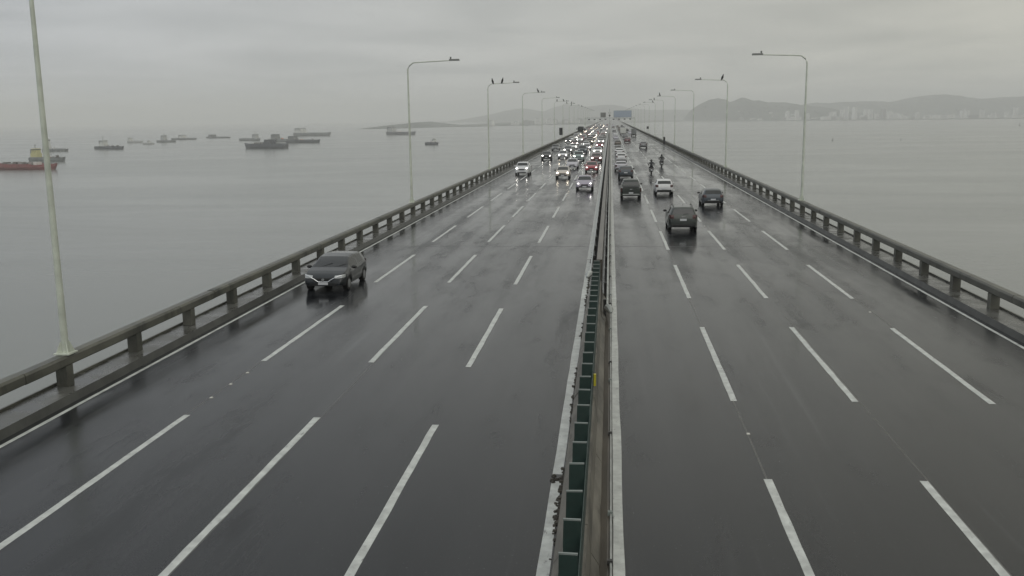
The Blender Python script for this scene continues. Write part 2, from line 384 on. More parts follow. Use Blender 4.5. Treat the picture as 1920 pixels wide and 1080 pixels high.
# ------------------------------------------------------------------ median
bar = thing("median_barrier", "low stained concrete barrier topped by dark green anti glare blades between the carriageways", "barrier")
seg = MB().prism([(-.98, 0), (-.96, .10), (-.80, .32), (-.74, .84), (-.36, .84), (-.30, .32), (-.16, .10), (-.14, 0)], 0, 4.97).mesh("barrier_block", M['barrier'])
for k in range(-4, 8): link("barrier_block", seg, bar, loc=(random.uniform(-.01, .01), .5+k*5, 0))
blade = MB()
for sx in (-1, 1):
    pass
blade.prism([(-.13, 0), (.13, 0), (.14, .45), (.13, .88), (-.13, .88), (-.14, .45)], -.012, .012)
bl_me = blade.mesh("blade", M['green']); cap_me = MB().box(-.135, .135, -.02, .02, .88, .905).mesh("blade_cap", M['cap'])
y = 5.48
while y < 41:
    yy = y+random.uniform(-.03, .03)
    o = link("blade", bl_me, bar, loc=(-.55+random.uniform(-.012, .012), yy, .845), rot=(random.uniform(-.05, .03), 0, random.uniform(-.06, .06)))
    link("blade_cap", cap_me, o); y += 1.165 if y < 30 else 1.0
# continuous green mesh panel fixed to the right edge of the blades
part("screen_panel", MB().box(-.415, -.40, -4, 41, .87, 1.52), M['green'], bar)
part("gutter", MB().prism([(-.15, 0), (.075, 0), (.075, .05), (-.02, .07), (-.15, .04)], YN, YF), M['gutter'], bar)
part("cable_duct", MB().tube([(.045, yy, .10+.008*math.sin(yy)) for yy in [YN+i*3 for i in range(40)]], .022, 6), M['galv'], bar)
for k, y in enumerate([6+i*3.9+(i % 3)*.9 for i in range(16)]):
    part("duct_clamp", MB().box(-.02, .09, y-.05, y+.05, .055, .15, taper=.01), M['cap'] if k % 2 else M['joint'], bar)
mk = thing("hazard_marker", "small yellow and black reflector fixed to the green anti glare screen", "reflector", (-.36, 23.6, 1.0))
part("marker_plate", MB().box(-.03, .03, -.05, .05, 0, .30), M['yellow'], mk); part("marker_edge", MB().box(-.05, -.031, -.06, .06, -.03, .33), M['dark'], mk)
# steel guard rails on both faces of the median beyond the screen
def wbeam(x, s, y0, y1):
    return MB().prism([(x, .50), (x+s*.06, .54), (x+s*.06, .60), (x+s*.01, .65), (x+s*.06, .70), (x+s*.06, .76), (x, .80), (x-s*.012, .80), (x-s*.012, .50)], y0, y1)
for s, x, ystart, lab in ((-1, -.86, 43.5, "galvanised steel guard rail on the left face of the median, behind the green screen"), (1, -.10, 35.5, "galvanised steel guard rail on the right face of the median, starting beside the green screen")):
    g = thing("guard_rail", lab, "guard rail")
    part("rail_beam", wbeam(x, s, ystart, 300), M['galv'], g); part("far_beam", wbeam(x, s, 300, YF), M['galv'], g)
    part("rail_end", MB().tube([(x+s*.03, ystart, .65), (x+s*.12, ystart-.25, .62), (x+s*.16, ystart-.5, .55)], [.15, .14, .05], 8), M['galv'], g)
    pm = MB().box(-.06, .06, -.06, .06, 0, .78).mesh("rail_post", M['joint'])
    for k in range(100): link("rail_post", pm, g, loc=(x-s*.08, ystart+1+k*3.9, 0))
mw = MB().box(-.62, -.36, 45.5, YF, 0, 1.0)  # added dark box, stands in for the shade in the gap between the rails
mid = tag(part("median_gap_shade", mw, M['gutter'], None), "dark filler standing in for the shaded gap between the two median guard rails", "wall")
# debris lying at the foot of the barrier
rb = MB(); rr = random.Random(5)
for k in range(260):
    yc = rr.choice([19.75, 17.6, 18.6, 27.5, 24.5, 34, 52, 44, 40, 47]); y = rr.gauss(yc, .8); x = -.99+rr.gauss(0, .03)
    if abs(yc-19.75) < .1 and rr.random() < .6: y = rr.gauss(19.75, .12); x = rr.uniform(-1.22, -.96)
    q = rr.uniform(.012, .045); rot = Matrix.Rotation(rr.uniform(0, 3), 3, 'Z'); c = Vector((x, y, 0))
    i0 = len(rb.v); rb.box(-q, q, -q*1.3, q*1.3, .001, q*1.1, taper=q*.4, rot=rot)
    for j in range(i0, len(rb.v)): rb.v[j] = tuple(Vector(rb.v[j])+c)
tag(part("road_debris", rb, M['rubble'], None), kind='stuff')

# ------------------------------------------------------------------ street lamps
def lamp_meshes():
    d = {}
    d['base'] = MB().box(-.24, .24, -.24, .24, 0, .04)
    for a in range(4):
        rot = Matrix.Rotation(a*math.pi/2+math.pi/4, 3, 'Z'); i0 = len(d['base'].v)
        d['base'].quad(*[tuple(rot @ Vector(p)) for p in ((.09, -.01, .04), (.26, -.01, .04), (.13, -.01, .36), (.09, -.01, .36))])
        d['base'].quad(*[tuple(rot @ Vector(p)) for p in ((.09, .01, .04), (.26, .01, .04), (.13, .01, .36), (.09, .01, .36))])
        d['base'].quad(*[tuple(rot @ Vector(p)) for p in ((.26, -.01, .04), (.26, .01, .04), (.13, .01, .36), (.13, -.01, .36))])
    d['pole'] = MB().tube([(0, 0, .02), (0, 0, 3), (0, 0, 7), (0, 0, 10.4)], [.105, .094, .076, .058], 12)
    d['arm'] = MB().tube([(0, 0, 10.35), (.02, 0, 10.5), (.16, 0, 10.74), (.42, 0, 10.94), (.62, 0, 10.97), (3.3, 0, 11.08)], [.06, .058, .052, .048, .045, .038], 10)
    d['lum'] = MB().box(3.28, 4.12, -.14, .14, 11.05, 11.19, taper=.035)
    d['cell'] = MB().tube([(3.42, 0, 11.18), (3.42, 0, 11.36)], [.055, .07], 8)
    return {k: v.mesh(n, M[mm]) for (k, v), n, mm in zip(d.items(), ("base_plate", "pole", "arm", "luminaire", "photocell"), ("pole", "pole", "pole", "lamp", "lamp"))}
LM = lamp_meshes()
ORD = ["first", "second", "third", "fourth", "fifth", "sixth", "seventh", "eighth", "ninth", "tenth", "eleventh", "twelfth", "thirteenth", "fourteenth", "fifteenth", "sixteenth"]
NOTE_L = {0: "tall lamp pole in the left foreground, its top beyond the frame", 2: "grey street lamp on the left parapet with two birds perched on its arm", 3: "grey street lamp on the left parapet with one bird perched near its head"}
NOTE_R = {2: "grey street lamp on the right parapet with a bird perched close to its pole"}
for side in (-1, 1):
    for k in range(0 if side < 0 else 1, 15):
        yy = 25.6+50*k+(.4 if side > 0 else 0)
        lab = (NOTE_L if side < 0 else NOTE_R).get(k) or "grey street lamp with a long arm, %s from the camera on the %s parapet" % (ORD[k if side < 0 else k-1], "left" if side < 0 else "right")
        t = thing("street_lamp", lab, "street lamp", ((-15.78 if k == 0 else -15.88) if side < 0 else 14.80, yy, 1.152), 0 if side < 0 else math.pi, "street lamps along the parapets")
        link("base_plate", LM['base'], t); link("pole", LM['pole'], t)
        a = link("arm", LM['arm'], t, rot=(0, 0, R(2) if side < 0 else 0)); lu = link("luminaire", LM['lum'], a); link("photocell", LM['cell'], t if False else a)
# birds
def bird_mesh():
    b = MB().tube([(0, -.30, -.02), (0, -.22, .08), (0, -.12, .22), (0, -.02, .36), (0, .05, .50), (0, .07, .60), (0, .08, .66), (0, .14, .69), (0, .27, .68)],
                  [.035, .075, .12, .135, .11, .065, .06, .055, .012], 8)
    b.tube([(.05, 0, .28), (.05, .01, .0)], .015, 5); b.tube([(-.05, 0, .28), (-.05, .01, .0)], .015, 5)
    return b.mesh("bird", M['bird'])
BM = bird_mesh()
def bird(x, y, z, rz, lab): 
    tag(link("bird", BM, loc=(x, y, z), rot=(0, 0, rz)), lab, "bird", "birds perched on the lamp arms")
AZ = 1.152+11.02
bird(-15.25, 125.6, AZ-.07, .6, "dark bird on the left arm carrying two birds, the one nearer the pole")
bird(-13.95, 125.6, AZ-.02, -.5, "dark bird on the left arm carrying two birds, the one further out")
bird(-13.1, 175.6, AZ+.02, 1.2, "dark bird near the lamp head on the left arm behind the arm with two birds")
bird(14.15, 126.0, AZ-.04, -.8, "dark bird perched right above the bend of a street lamp on the right parapet")
bird(11.2, 226.0, AZ+.15, .4, "dark bird sitting on the head of the fourth street lamp along the right parapet")
for i, (x, y) in enumerate(((-15.1, 275.6), (-13.3, 275.6), (-14.6, 325.6), (-13.0, 325.6), (-15.0, 375.6), (-12.6, 425.6), (13.9, 326), (12.2, 276))):
    bird(x, y, AZ-.03, i*1.3, "tiny bird on the %s lamp arm along the %s parapet, %s" % (ORD[round((y-25.6)/50)-(1 if x > 0 else 0)], "left" if x < 0 else "right", "near its pole" if abs(x) > 14.2 else "towards its head"))

# ------------------------------------------------------------------ gantry, signs
g = thing("sign_gantry", "hazy grey overhead gantry spanning both carriageways far down the bridge", "gantry", (0, 590, 0))
for x in (-15.4, 14.5):
    part("gantry_post", MB().tube([(x, 0, 1.1), (x, 0, 7.2)], .22, 8), M['pole'], g)
tr = MB()
for z in (6.5, 7.2): tr.box(-15.4, 14.5, -.08, .08, z-.07, z+.07)
for i in range(26):
    x = -15.4+i*1.15; tr.tube([(x, 0, 6.5 if i % 2 else 7.2), (x+1.15, 0, 7.2 if i % 2 else 6.5)], .05, 4)
part("truss", tr, M['galv'], g)
for x in (-12.9, -9.6, -6.2, -3.0, 1.9, 5.2, 8.5, 11.9):
    s = part("lane_signal", MB().box(x-.55, x+.55, -.25, .05, 5.85, 6.40), M['dark'], g); part("signal_visor", MB().box(x-.45, x+.45, -.5, -.252, 6.25, 6.30), M['dark'], s)
sg = thing("direction_sign", "wide blue direction board above the right carriageway on the far gantry", "sign", (7.3, 589.5, 0))
for x0, x1 in ((-5.3, -1.8), (-1.75, 1.75), (1.8, 5.3)): part("sign_panel", MB().box(x0, x1, -.05, .05, 7.3, 11.2), M['blue_sign'], sg)
part("sign_border", MB().box(-5.45, 5.45, .06, .12, 7.15, 11.35), M['sign_w'], sg)
sg = thing("message_board", "small dark message board above the left carriageway beside the median on the far gantry", "sign", (-4.4, 589.5, 0))
part("board_case", MB().box(-1.6, 1.6, -.2, .2, 7.4, 10.2), M['lamp'], sg); part("board_face", MB().box(-1.3, 1.3, -.26, -.205, 7.7, 9.9), M['lamp'], sg)
sg = thing("median_mast", "tall mast with a pale box rising from the median behind the far gantry", "mast", (-.5, 600, 0))
part("mast_pole", MB().tube([(0, 0, 1.0), (0, 0, 12.5)], .12, 8), M['galv'], sg); part("mast_box", MB().box(-1.0, 1.0, -.3, .3, 9.6, 10.4), M['ship_w'], sg); part("mast_camera", MB().box(-.5, .5, -.3, .3, 7.9, 8.9), M['dark'], sg)
sg = thing("roadside_panel", "dark upright panel on a post outside the left parapet before the bus", "sign", (-16.35, 321, 0))
part("panel_face", MB().box(-.55, .55, -.05, .05, 1.9, 4.3), M['dark'], sg); part("panel_post", MB().tube([(0, .1, -.1), (0, .1, 4.2)], .07, 6), M['pole'], sg)
sg = thing("roadside_panel", "small dark square sign above the far right parapet", "sign", (15.3, 400, 0))
part("panel_face", MB().box(-.5, .5, -.05, .05, 2.6, 3.6), M['dark'], sg); part("panel_post", MB().tube([(0, .1, -.1), (0, .1, 3.5)], .06, 6), M['pole'], sg)
sg = thing("rail_marker", "narrow dark post standing against the right parapet behind the grey car", "post", (14.4, 262, .226))
part("marker_post", MB().box(-.25, .25, -.1, .1, 0, 1.9), M['dark'], sg); part("marker_cap", MB().box(-.28, .28, -.13, .13, 1.901, 2.0), M['lamp'], sg)

# ================================================================== VEHICLES
KINDS = {
 'hatch': dict(L=4.15, W=1.76, ax=(-1.25, 1.28), r=.31,
   top=[(-2.07,.62),(-2.03,.90),(-1.93,1.06),(-1.62,1.36),(-1.30,1.46),(-.4,1.51),(.28,1.44),(1.05,1.03),(1.5,.94),(1.85,.82),(2.0,.70),(2.07,.55)],
   belt=[(-2.07,.58),(-1.95,.92),(-1.4,1.0),(0,.93),(1.05,.90),(1.6,.82),(1.95,.68),(2.07,.50)], ws=(.26,1.03), rw=(-1.90,-1.56), sw=[(-1.25,-.42),(-.32,.72)]),
 'sedan': dict(L=4.5, W=1.78, ax=(-1.35, 1.38), r=.31,
   top=[(-2.25,.62),(-2.2,.98),(-1.75,1.07),(-1.1,1.36),(-.6,1.45),(.1,1.46),(.42,1.40),(1.12,1.0),(1.7,.91),(2.08,.78),(2.25,.55)],
   belt=[(-2.25,.58),(-2.1,.92),(-1.5,.98),(0,.92),(1.1,.89),(1.8,.8),(2.13,.68),(2.25,.50)], ws=(.45,1.06), rw=(-1.68,-1.14), sw=[(-1.1,-.36),(-.27,.78)]),
 'suv': dict(L=4.3, W=1.82, ax=(-1.3, 1.33), r=.35,
   top=[(-2.15,.70),(-2.1,1.02),(-2.02,1.14),(-1.83,1.48),(-1.6,1.59),(-.5,1.62),(.3,1.55),(.98,1.18),(1.5,1.09),(1.92,.97),(2.1,.80),(2.15,.62)],
   belt=[(-2.15,.66),(-2.0,1.05),(-1.4,1.12),(.9,1.05),(1.6,.97),(2.0,.84),(2.15,.58)], ws=(.34,.92), rw=(-2.0,-1.82), sw=[(-1.55,-.5),(-.4,.66)]),
 'pickup': dict(L=5.2, W=1.86, ax=(-1.55, 1.62), r=.38,
   top=[(-2.6,.62),(-2.58,1.10),(-.98,1.12),(-.92,1.16),(-.78,1.55),(-.55,1.72),(.4,1.76),(.78,1.66),(1.35,1.22),(1.9,1.12),(2.4,1.02),(2.55,.85),(2.6,.62)],
   belt=[(-2.6,.58),(-2.55,1.06),(-1,1.08),(0,1.12),(1.3,1.12),(1.9,1.04),(2.4,.9),(2.6,.56)], ws=(.82,1.30), rw=(-.90,-.74), sw=[(-.6,.12),(.22,1.05)]),
}
def car_parts(kind):
    K = KINDS[kind]; L, W = K['L'], K['W']; r = K['r']
    ys = set(y for y, _ in K['top']) | set(y for y, _ in K['belt']) | set(K['ws']) | set(K['rw'])
    for a, b in K['sw']: ys |= {a, b}
    for a in K['ax']:
        for d in (0, .18, .3, .38, .42): ys |= {a-d, a+d}
    ys = sorted(y for y in ys if abs(y) <= L/2)
    q = [ys[0]]
    for y in ys[1:]:
        if y-q[-1] > .012: q.append(y)
    ys = q
    def under(y):
        z = .24 + .10*max(0, (abs(y)-(L/2-.45))/.45)
        for a in K['ax']:
            d = abs(y-a)
            if d < .42: z = max(z, .26+math.sqrt(max(0, .42**2-d*d))*.98)
        return z
    rings = []
    for y in ys:
        zt = interp(K['top'], y); zb = min(interp(K['belt'], y), zt-.03); zu = min(under(y), zb-.04)
        e = max(0, (abs(y)-(L/2-.62))/.62); hw = W/2*(1-.17*e*e)
        cab = min(1, max(0, (zt-zb-.08)/.35)); rw = hw*lerp(.90, .71, cab); h = zt-zb
        pts = [(0, zu if zu < .5 else .3), (.84*hw, zu if zu < .5 else .3), (.955*hw, zu+.02), (1.0*hw, lerp(zu, zb, .30)), (.998*hw, lerp(zu, zb, .72)), (.965*hw, zb-.005),
               (lerp(.93*hw, .93*hw, cab), zb+.07*h), (rw*lerp(1, 1.045, cab), zb+.84*h), (rw, zb+.93*h), (rw*.91, zb+.975*h), (rw*.5, zt), (0, zt+.006)]
        rings.append([(x, y, z) for x, z in pts])
    body, ws, sw, rwn = MB(), MB(), [MB() for _ in K['sw']*2], MB()
    for i in range(len(ys)-1):
        ym = (ys[i]+ys[i+1])/2
        for sx in (1, -1):
            for j in range(11):
                A, B, C_, D = rings[i][j], rings[i+1][j], rings[i+1][j+1], rings[i][j+1]
                P = [(p[0]*sx, p[1], p[2]) for p in ((A, B, C_, D) if sx > 0 else (D, C_, B, A))]
                tgt = body
                if j >= 9 and K['ws'][0] < ym < K['ws'][1]: tgt = ws
                elif j >= 9 and K['rw'][0] < ym < K['rw'][1]: tgt = rwn
                elif j == 6:
                    for n_, (a, b) in enumerate(K['sw']):
                        if a < ym < b: tgt = sw[n_*2+(0 if sx > 0 else 1)]
                tgt.quad(*P, smooth=True)
    for rg, rev in ((rings[0], False), (rings[-1], True)):
        P = [(p[0], p[1], p[2]) for p in rg]+[(-p[0], p[1], p[2]) for p in rg[-2:0:-1]]
        body.quad(*(P[::-1] if rev else P), smooth=False)
    front = [(y, z) for y, z in K['top'] if y > .9]; rear = [(y, z) for y, z in K['top'] if y < -.9]
    def yf(z):
        for (y0, z0), (y1, z1) in zip(front, front[1:]):
            if z1 <= z <= z0: return lerp(y0, y1, (z0-z)/(z0-z1+1e-9))
        return L/2
    def yr(z):
        for (y0, z0), (y1, z1) in zip(rear, rear[1:]):
            if z0 <= z <= z1: return lerp(y0, y1, (z-z0)/(z1-z0+1e-9))
        return -L/2
    hl = {'hatch': .72, 'sedan': .70, 'suv': .84, 'pickup': .92}[kind]
    tl = {'hatch': .90, 'sedan': .84, 'suv': 1.0, 'pickup': .95}[kind]
    D = dict(K=K, body=body, windshield=ws, rear_window=rwn, sides=sw)
    def lightbox(x0, x1, z0, z1, yfun, s, depth=.06, slant=0):
        """lens wrapped round the body corner, five columns wide"""
        mb = MB(); rows = []
        def yy(x, z):
            e = math.sqrt(max(0, (1-abs(x)/(W/2*.985))/.17)); side = L/2-.62+.62*min(1, e)
            return s*min(s*yfun(z), side)+s*.014
        for out_ in (1, 0):
            g = []
            for i in range(6):
                t_ = i/5; x = lerp(x0, x1, t_); za, zb_ = z0+slant*t_*.6, z1+slant*t_
                g.append([(x, yy(x, z)-(0 if out_ else s*depth), z) for z in (za, (za+zb_)/2, zb_)])
            rows.append(g)
        o_, i_ = rows
        for k in range(5):
            for j in (0, 1): mb.quad(o_[k][j], o_[k+1][j], o_[k+1][j+1], o_[k][j+1])
            mb.quad(o_[k][0], i_[k][0], i_[k+1][0], o_[k+1][0]); mb.quad(o_[k][2], o_[k+1][2], i_[k+1][2], i_[k][2])
        for k in (0, 5): mb.quad(o_[k][0], o_[k][1], o_[k][2], i_[k][2], i_[k][1], i_[k][0])
        return mb
    hw = W/2
    D['head'] = [lightbox(s*hw*.52, s*hw*.95, hl-.07, hl+.05, yf, 1, slant=.05) for s in (1, -1)]
    D['headlamp'] = [MB().ball((s*hw*.70, yf(hl)-.015, hl+.01), (.09, .05, .08), 8, 6) for s in (1, -1)]
    D['tail'] = [lightbox(s*hw*.62, s*hw*.95, tl-.12, tl+.12, yr, -1) if kind != 'pickup' else MB().box(min(s*hw*.86, s*hw*.985), max(s*hw*.86, s*hw*.985), -L/2-.015, -L/2+.1, tl-.25, tl+.12) for s in (1, -1)]
    gz = hl-.12
    D['grille'] = MB().box(-.38, .38, L/2-.06, L/2+.015, gz-.09, gz+.07)
    D['intake'] = MB().box(-.55, .55, L/2-.06, L/2+.012, .30, .45)
    D['plate_f'] = MB().box(-.20, .20, L/2+.013, L/2+.03, gz-.24, gz-.11)
    pz = {'hatch': .62, 'sedan': .80, 'suv': .80, 'pickup': .60}[kind]
    D['plate_r'] = MB().box(-.20, .20, yr(pz)-.035, yr(pz)-.005, pz-.065, pz+.065)
    D['bumper_r'] = MB().box(-hw*.76, hw*.76, -L/2-.03, -L/2+.05, .34, .52, taper=.0)
    D['mirror'] = [MB().ball((s*(hw+.07), .72 if kind != 'pickup' else 1.0, interp(K['belt'], .7)+.09), (.115, .07, .08), 8, 6) for s in (1, -1)]
    D['wheel'] = MB().tube([(-.105, 0, 0), (-.095, 0, 0), (.095, 0, 0), (.105, 0, 0)], [r-.03, r, r, r-.03], 18)
    rm = MB().tube([(.107, 0, 0), (.112, 0, 0)], [r*.68, r*.62], 14); D['rim'] = rm
    return D
CM = {}
for k_ in KINDS:
    D = car_parts(k_); e = {'K': D['K']}
    e['body'] = D['body'].mesh("body", PAINTS['grey']); e['windshield'] = D['windshield'].mesh("windshield", M['glass']); e['rear_window'] = D['rear_window'].mesh("rear_window", M['glass'])
    e['sides'] = [m.mesh("side_window", M['glass']) for m in D['sides']]
    e['head'] = [m.mesh("headlight", M['lens']) for m in D['head']]; e['headlamp'] = [m.mesh("lamp", M['lit']) for m in D['headlamp']]
    e['tail'] = [m.mesh("taillight", M['tail']) for m in D['tail']]
    e['grille'] = D['grille'].mesh("grille", M['dark'], .01); e['intake'] = D['intake'].mesh("air_intake", M['dark'], .01)
    e['plate_f'] = D['plate_f'].mesh("number_plate", M['plate']); e['plate_r'] = D['plate_r'].mesh("number_plate", M['plate'])
    e['bumper_r'] = D['bumper_r'].mesh("rear_bumper", M['dark'], .02)
    e['mirror'] = [m.mesh("mirror", PAINTS['grey']) for m in D['mirror']]
    e['wheel'] = D['wheel'].mesh("wheel", M['rubber']); e['rim'] = D['rim'].mesh("rim", M['rim'])
    CM[k_] = e
def car(kind, col, x, y, away, label, lights=None, detail=2, group=None, yaw=0, cat=None, sc=1.0):
    """away: drives away from the camera (rear seen)"""
    e = CM[kind]; K = e['K']; P = PAINTS[col]
    nm = {'hatch': 'hatchback', 'sedan': 'sedan', 'suv': 'suv', 'pickup': 'pickup_truck'}[kind]
    t = thing(nm, label, cat or {'hatch': 'car', 'sedan': 'car', 'suv': 'car', 'pickup': 'pickup truck'}[kind], (x, y, 0), (0 if away else math.pi)+yaw, group)
    t.scale = (sc*1.06, sc*1.0, sc) if detail else (1.04, 1, 1)
    link("body", e['body'], t, m=P)
    link("windshield", e['windshield'], t); link("rear_window", e['rear_window'], t)
    hs = []
    if not away or detail > 1:
        for i in (0, 1): hs.append(link("headlight", e['head'][i], t))
        if lights:
            for i in (0, 1): link("lamp", e['headlamp'][i], hs[i], m=M[lights])
    if detail == 0: return t
    for m in e['sides']: link("side_window", m, t)
    for i in (0, 1): link("taillight", e['tail'][i], t)
    for m in e['mirror']: link("mirror", m, t, m=P if col in ('white', 'silver', 'lilac', 'red') else M['dark'])
    for ax in K['ax']:
        for s in (1, -1):
            wl = link("wheel", e['wheel'], t, loc=(s*(K['W']/2-.125), ax, K['r']), rot=(0, 0, 0 if s > 0 else math.pi))
            if detail > 1: link("rim", e['rim'], wl)
    link("grille", e['grille'], t) if not away or detail > 1 else None
    link("number_plate", e['plate_r'] if away else e['plate_f'], t)
    if away: link("rear_bumper", e['bumper_r'], t)
    else: link("air_intake", e['intake'], t)
    return t
# --- near dark hatchback, coming towards the camera by the left parapet
A = car('hatch', 'dark_blue', -12.86, 44.35, False, "dark blue hatchback with a chrome nose line, alone by the left parapet", 'dim', 2, yaw=R(-1.0))
A.scale = (1.14, 1.03, .975); A.location = (-12.98, 43.95, 0)
for o in list(A.children):
    if o.name.startswith('headlight'):
        for c in list(o.children): c.scale = (.62, .8, .62); c.location = (.235*(1 if c.data.vertices[0].co.x > 0 else -1)*1.0, .015, .255)
vg = MB()
for s in (1, -1):
    vg.tube([(s*.02, 2.095, .50), (s*.20, 2.095, .50), (s*.33, 2.085, .60), (s*.50, 2.06, .70)], .022, 6)
    vg.tube([(s*.50, 2.06, .70), (s*.66, 2.01, .765), (s*.79, 1.90, .80)], [.014, .018, .012], 6)
part("chrome_trim", vg, M['chrome'], A); part("badge", MB().tube([(0, 2.09, .60), (0, 2.115, .60)], .065, 12), M['chrome'], A)
part("fog_lamp", MB().ball((.66, 1.99, .40), (.06, .04, .05)), M['lens'], A); part("fog_lamp", MB().ball((-.66, 1.99, .40), (.06, .04, .05)), M['lens'], A)
wp = MB()
for x in (-.25, .38): wp.tube([(x, 1.03, 1.035), (x-.45, .80, 1.19)], .010, 4)
part("wiper", wp, M['dark'], A)
for s in (1, -1): part("door_handle", MB().box(s*.868-.012, s*.868+.012, -.62, -.46, .86, .89), M['chrome'], A)
# --- left carriageway
car('pickup', 'white', -12.0, 132.8, False, "white pickup with bright headlights, nearest of the queue by the left parapet", 'lit', 2)
car('suv', 'black', -11.65, 177.5, False, "black car with two round headlights behind the white pickup by the left parapet", 'lit', 1)
car('hatch', 'cream', -6.08, 124.9, False, "cream white hatchback with warm headlights in the middle of the left carriageway, dark grille", 'litw', 2)
car('sedan', 'lilac', -2.74, 104.9, False, "lilac silver sedan with a black grille, first of the queue beside the median", 'dim', 2)
car('hatch', 'red', -2.62, 137.5, False, "bright red hatchback following the silver sedan along the median", 'dim', 2)
car('suv', 'maroon', -2.35, 165.5, False, "dark red car right behind the bright red hatchback", 'lit', 1)
car('hatch', 'silver', -5.75, 147.7, False, "pale silver hatchback with unlit headlights behind the cream hatchback", None, 1)
car('hatch', 'white', -8.95, 183.7, False, "white hatchback with orange tinted front in the second lane, beside the black car", 'litw', 1)
car('pickup', 'pale_green', -5.6, 172.8, False, "grey green pickup with strong headlights behind the pale silver hatchback", 'lit', 1)
M1 = [('suv','grey',-9.1,207,'lit'),('sedan','grey',-12.8,226,None),('suv','white',-2.6,198,'lit'),('hatch','white',-8.9,232,'lit'),('pickup','slate',-5.9,205,None),('sedan','silver',-5.5,226,'lit'),
      ('hatch','red',-2.7,243,'lit'),('sedan','black',-12.7,292,'lit'),('hatch','maroon',-9.6,262,'lit'),('sedan','white',-6.3,252,'litw'),('suv','brown',-5.9,276,'litw'),('sedan','white',-2.7,282,'lit'),('suv','white',-9.5,300,'lit')]
CN = {'grey':'grey','brown':'brown','white':'white','slate':'slate','silver':'silver','black':'black','lilac':'lilac','dark_blue':'dark blue','maroon':'dark red','dark_green':'dark green','pale_green':'grey green','cream':'cream','red':'red'}
KN = {'suv':'SUV','sedan':'sedan','hatch':'hatchback','pickup':'pickup'}
LN = {-12:'outermost lane by the left parapet',-9:'second lane from the left parapet',-6:'third lane from the left parapet',-3:'lane beside the median'}
seen = set()
for kd, c_, x, y, lt in M1:
    ln = LN[min(LN, key=lambda v: abs(v-x))]
    lb = "oncoming %s %s with %s in the %s" % (CN[c_], KN[kd], {'lit':'white headlights','litw':'warm headlights',None:'headlights off'}[lt], ln)
    if lb in seen: lb += ", further back"
    seen.add(lb); car(kd, c_, x, y+2, False, lb, lt, 1, "oncoming queue on the left carriageway")
rq = random.Random(21)
for X, y0 in ((-12.75, 318), (-9.4, 322), (-6.05, 300), (-2.75, 304)):
    y = y0
    while y < 900:
        if X < -12 and 400 < y < 445: y = 447
        kd = rq.choice(['hatch', 'sedan', 'suv', 'suv', 'hatch', 'pickup']); c_ = rq.choice(['white', 'grey', 'red', 'silver', 'black', 'brown', 'white', 'cream', 'white', 'grey', 'silver', 'maroon'])
        lt = rq.choice(['lit', 'litw', 'lit', None, 'litw', None])
        zone = "before the bus" if y < 425 else ("between bus and gantry" if y < 590 else "beyond the gantry")
        lb = "%s %s%s in the %s, %s" % (CN[c_], KN[kd], {'lit': ' with white lights', 'litw': ' with warm lights', None: ''}[lt], {-12: 'outermost left lane', -9: 'second left lane', -6: 'third left lane', -3: 'left lane by the median'}[min(LN, key=lambda v: abs(v-X))], zone)
        car(kd, c_, X+rq.uniform(-.35, .35), y, False, lb, lt, 0, "far vehicles of the oncoming queue", cat="car")
        y += rq.uniform(8.5, 16) * (1 if y < 550 else 1.35)
# --- right carriageway
sv = car('suv', 'dark_green', 4.93, 67.2, True, "dark green SUV with roof rails, nearest vehicle on the right carriageway", None, 2, sc=1.03)
for s in (1, -1):
    part("roof_rail", MB().tube([(s*.57, -1.5, 1.55), (s*.58, -1.4, 1.66), (s*.59, .1, 1.67), (s*.59, .25, 1.57)], .022, 6), M['dark'], sv)
part("roof_antenna", MB().tube([(0, -1.3, 1.66), (0, -1.5, 1.80)], .012, 5), M['dark'], sv)
part("rear_wiper", MB().tube([(0, -2.075, 1.16), (.30, -2.04, 1.22)], .012, 5), M['dark'], sv)
part("tail_badge", MB().box(-.12, .12, -2.13, -2.09, .98, 1.02), M['chrome'], sv)
dk = car('hatch', 'slate', 8.83, 85.4, True, "dark purple grey hatchback with pale roof in the lane nearest the right edge", None, 2)
part("bumper_strip", MB().box(-.45, .45, -2.14, -2.105, .545, .575), M['lens'], dk)
pk = car('pickup', 'dark_green', 1.98, 93.8, True, "dark pickup truck seen from behind in the lane beside the median on the right", None, 2)
part("bed_cover", MB().box(-.74, .74, -2.52, -1.02, 1.115, 1.135), M['dark'], pk); part("tailgate_handle", MB().box(-.12, .12, -2.615, -2.59, .93, .98), M['chrome'], pk)
part("tow_bar", MB().box(-.75, .75, -2.66, -2.60, .42, .52), M['galv'], pk)
wh = car('hatch', 'white', 5.36, 98.0, True, "white hatchback seen from behind with dark rear window and black lower bumper", None, 2)
bs = car('suv', 'slate', 1.95, 123.2, True, "blue grey SUV just ahead of the dark pickup beside the median", None, 2)
car('sedan', 'silver', 1.55, 139.5, True, "silver car mostly hidden ahead of the blue grey SUV", None, 1)
car('suv', 'white', 1.88, 167.0, True, "white car with a dark rear window further ahead in the lane beside the median", None, 1)
car('sedan', 'white', 1.84, 196.0, True, "pale car with a black rear screen, ahead of the white car beside the median", None, 1)
car('suv', 'grey', 8.1, 240.4, True, "grey SUV alone in the outer right lane, far beyond the motorcycles", None, 1)
car('suv', 'maroon', 5.05, 290, True, "dark red brown car with twin dark tail corners, behind the white box truck", None, 1)
rq = random.Random(4)
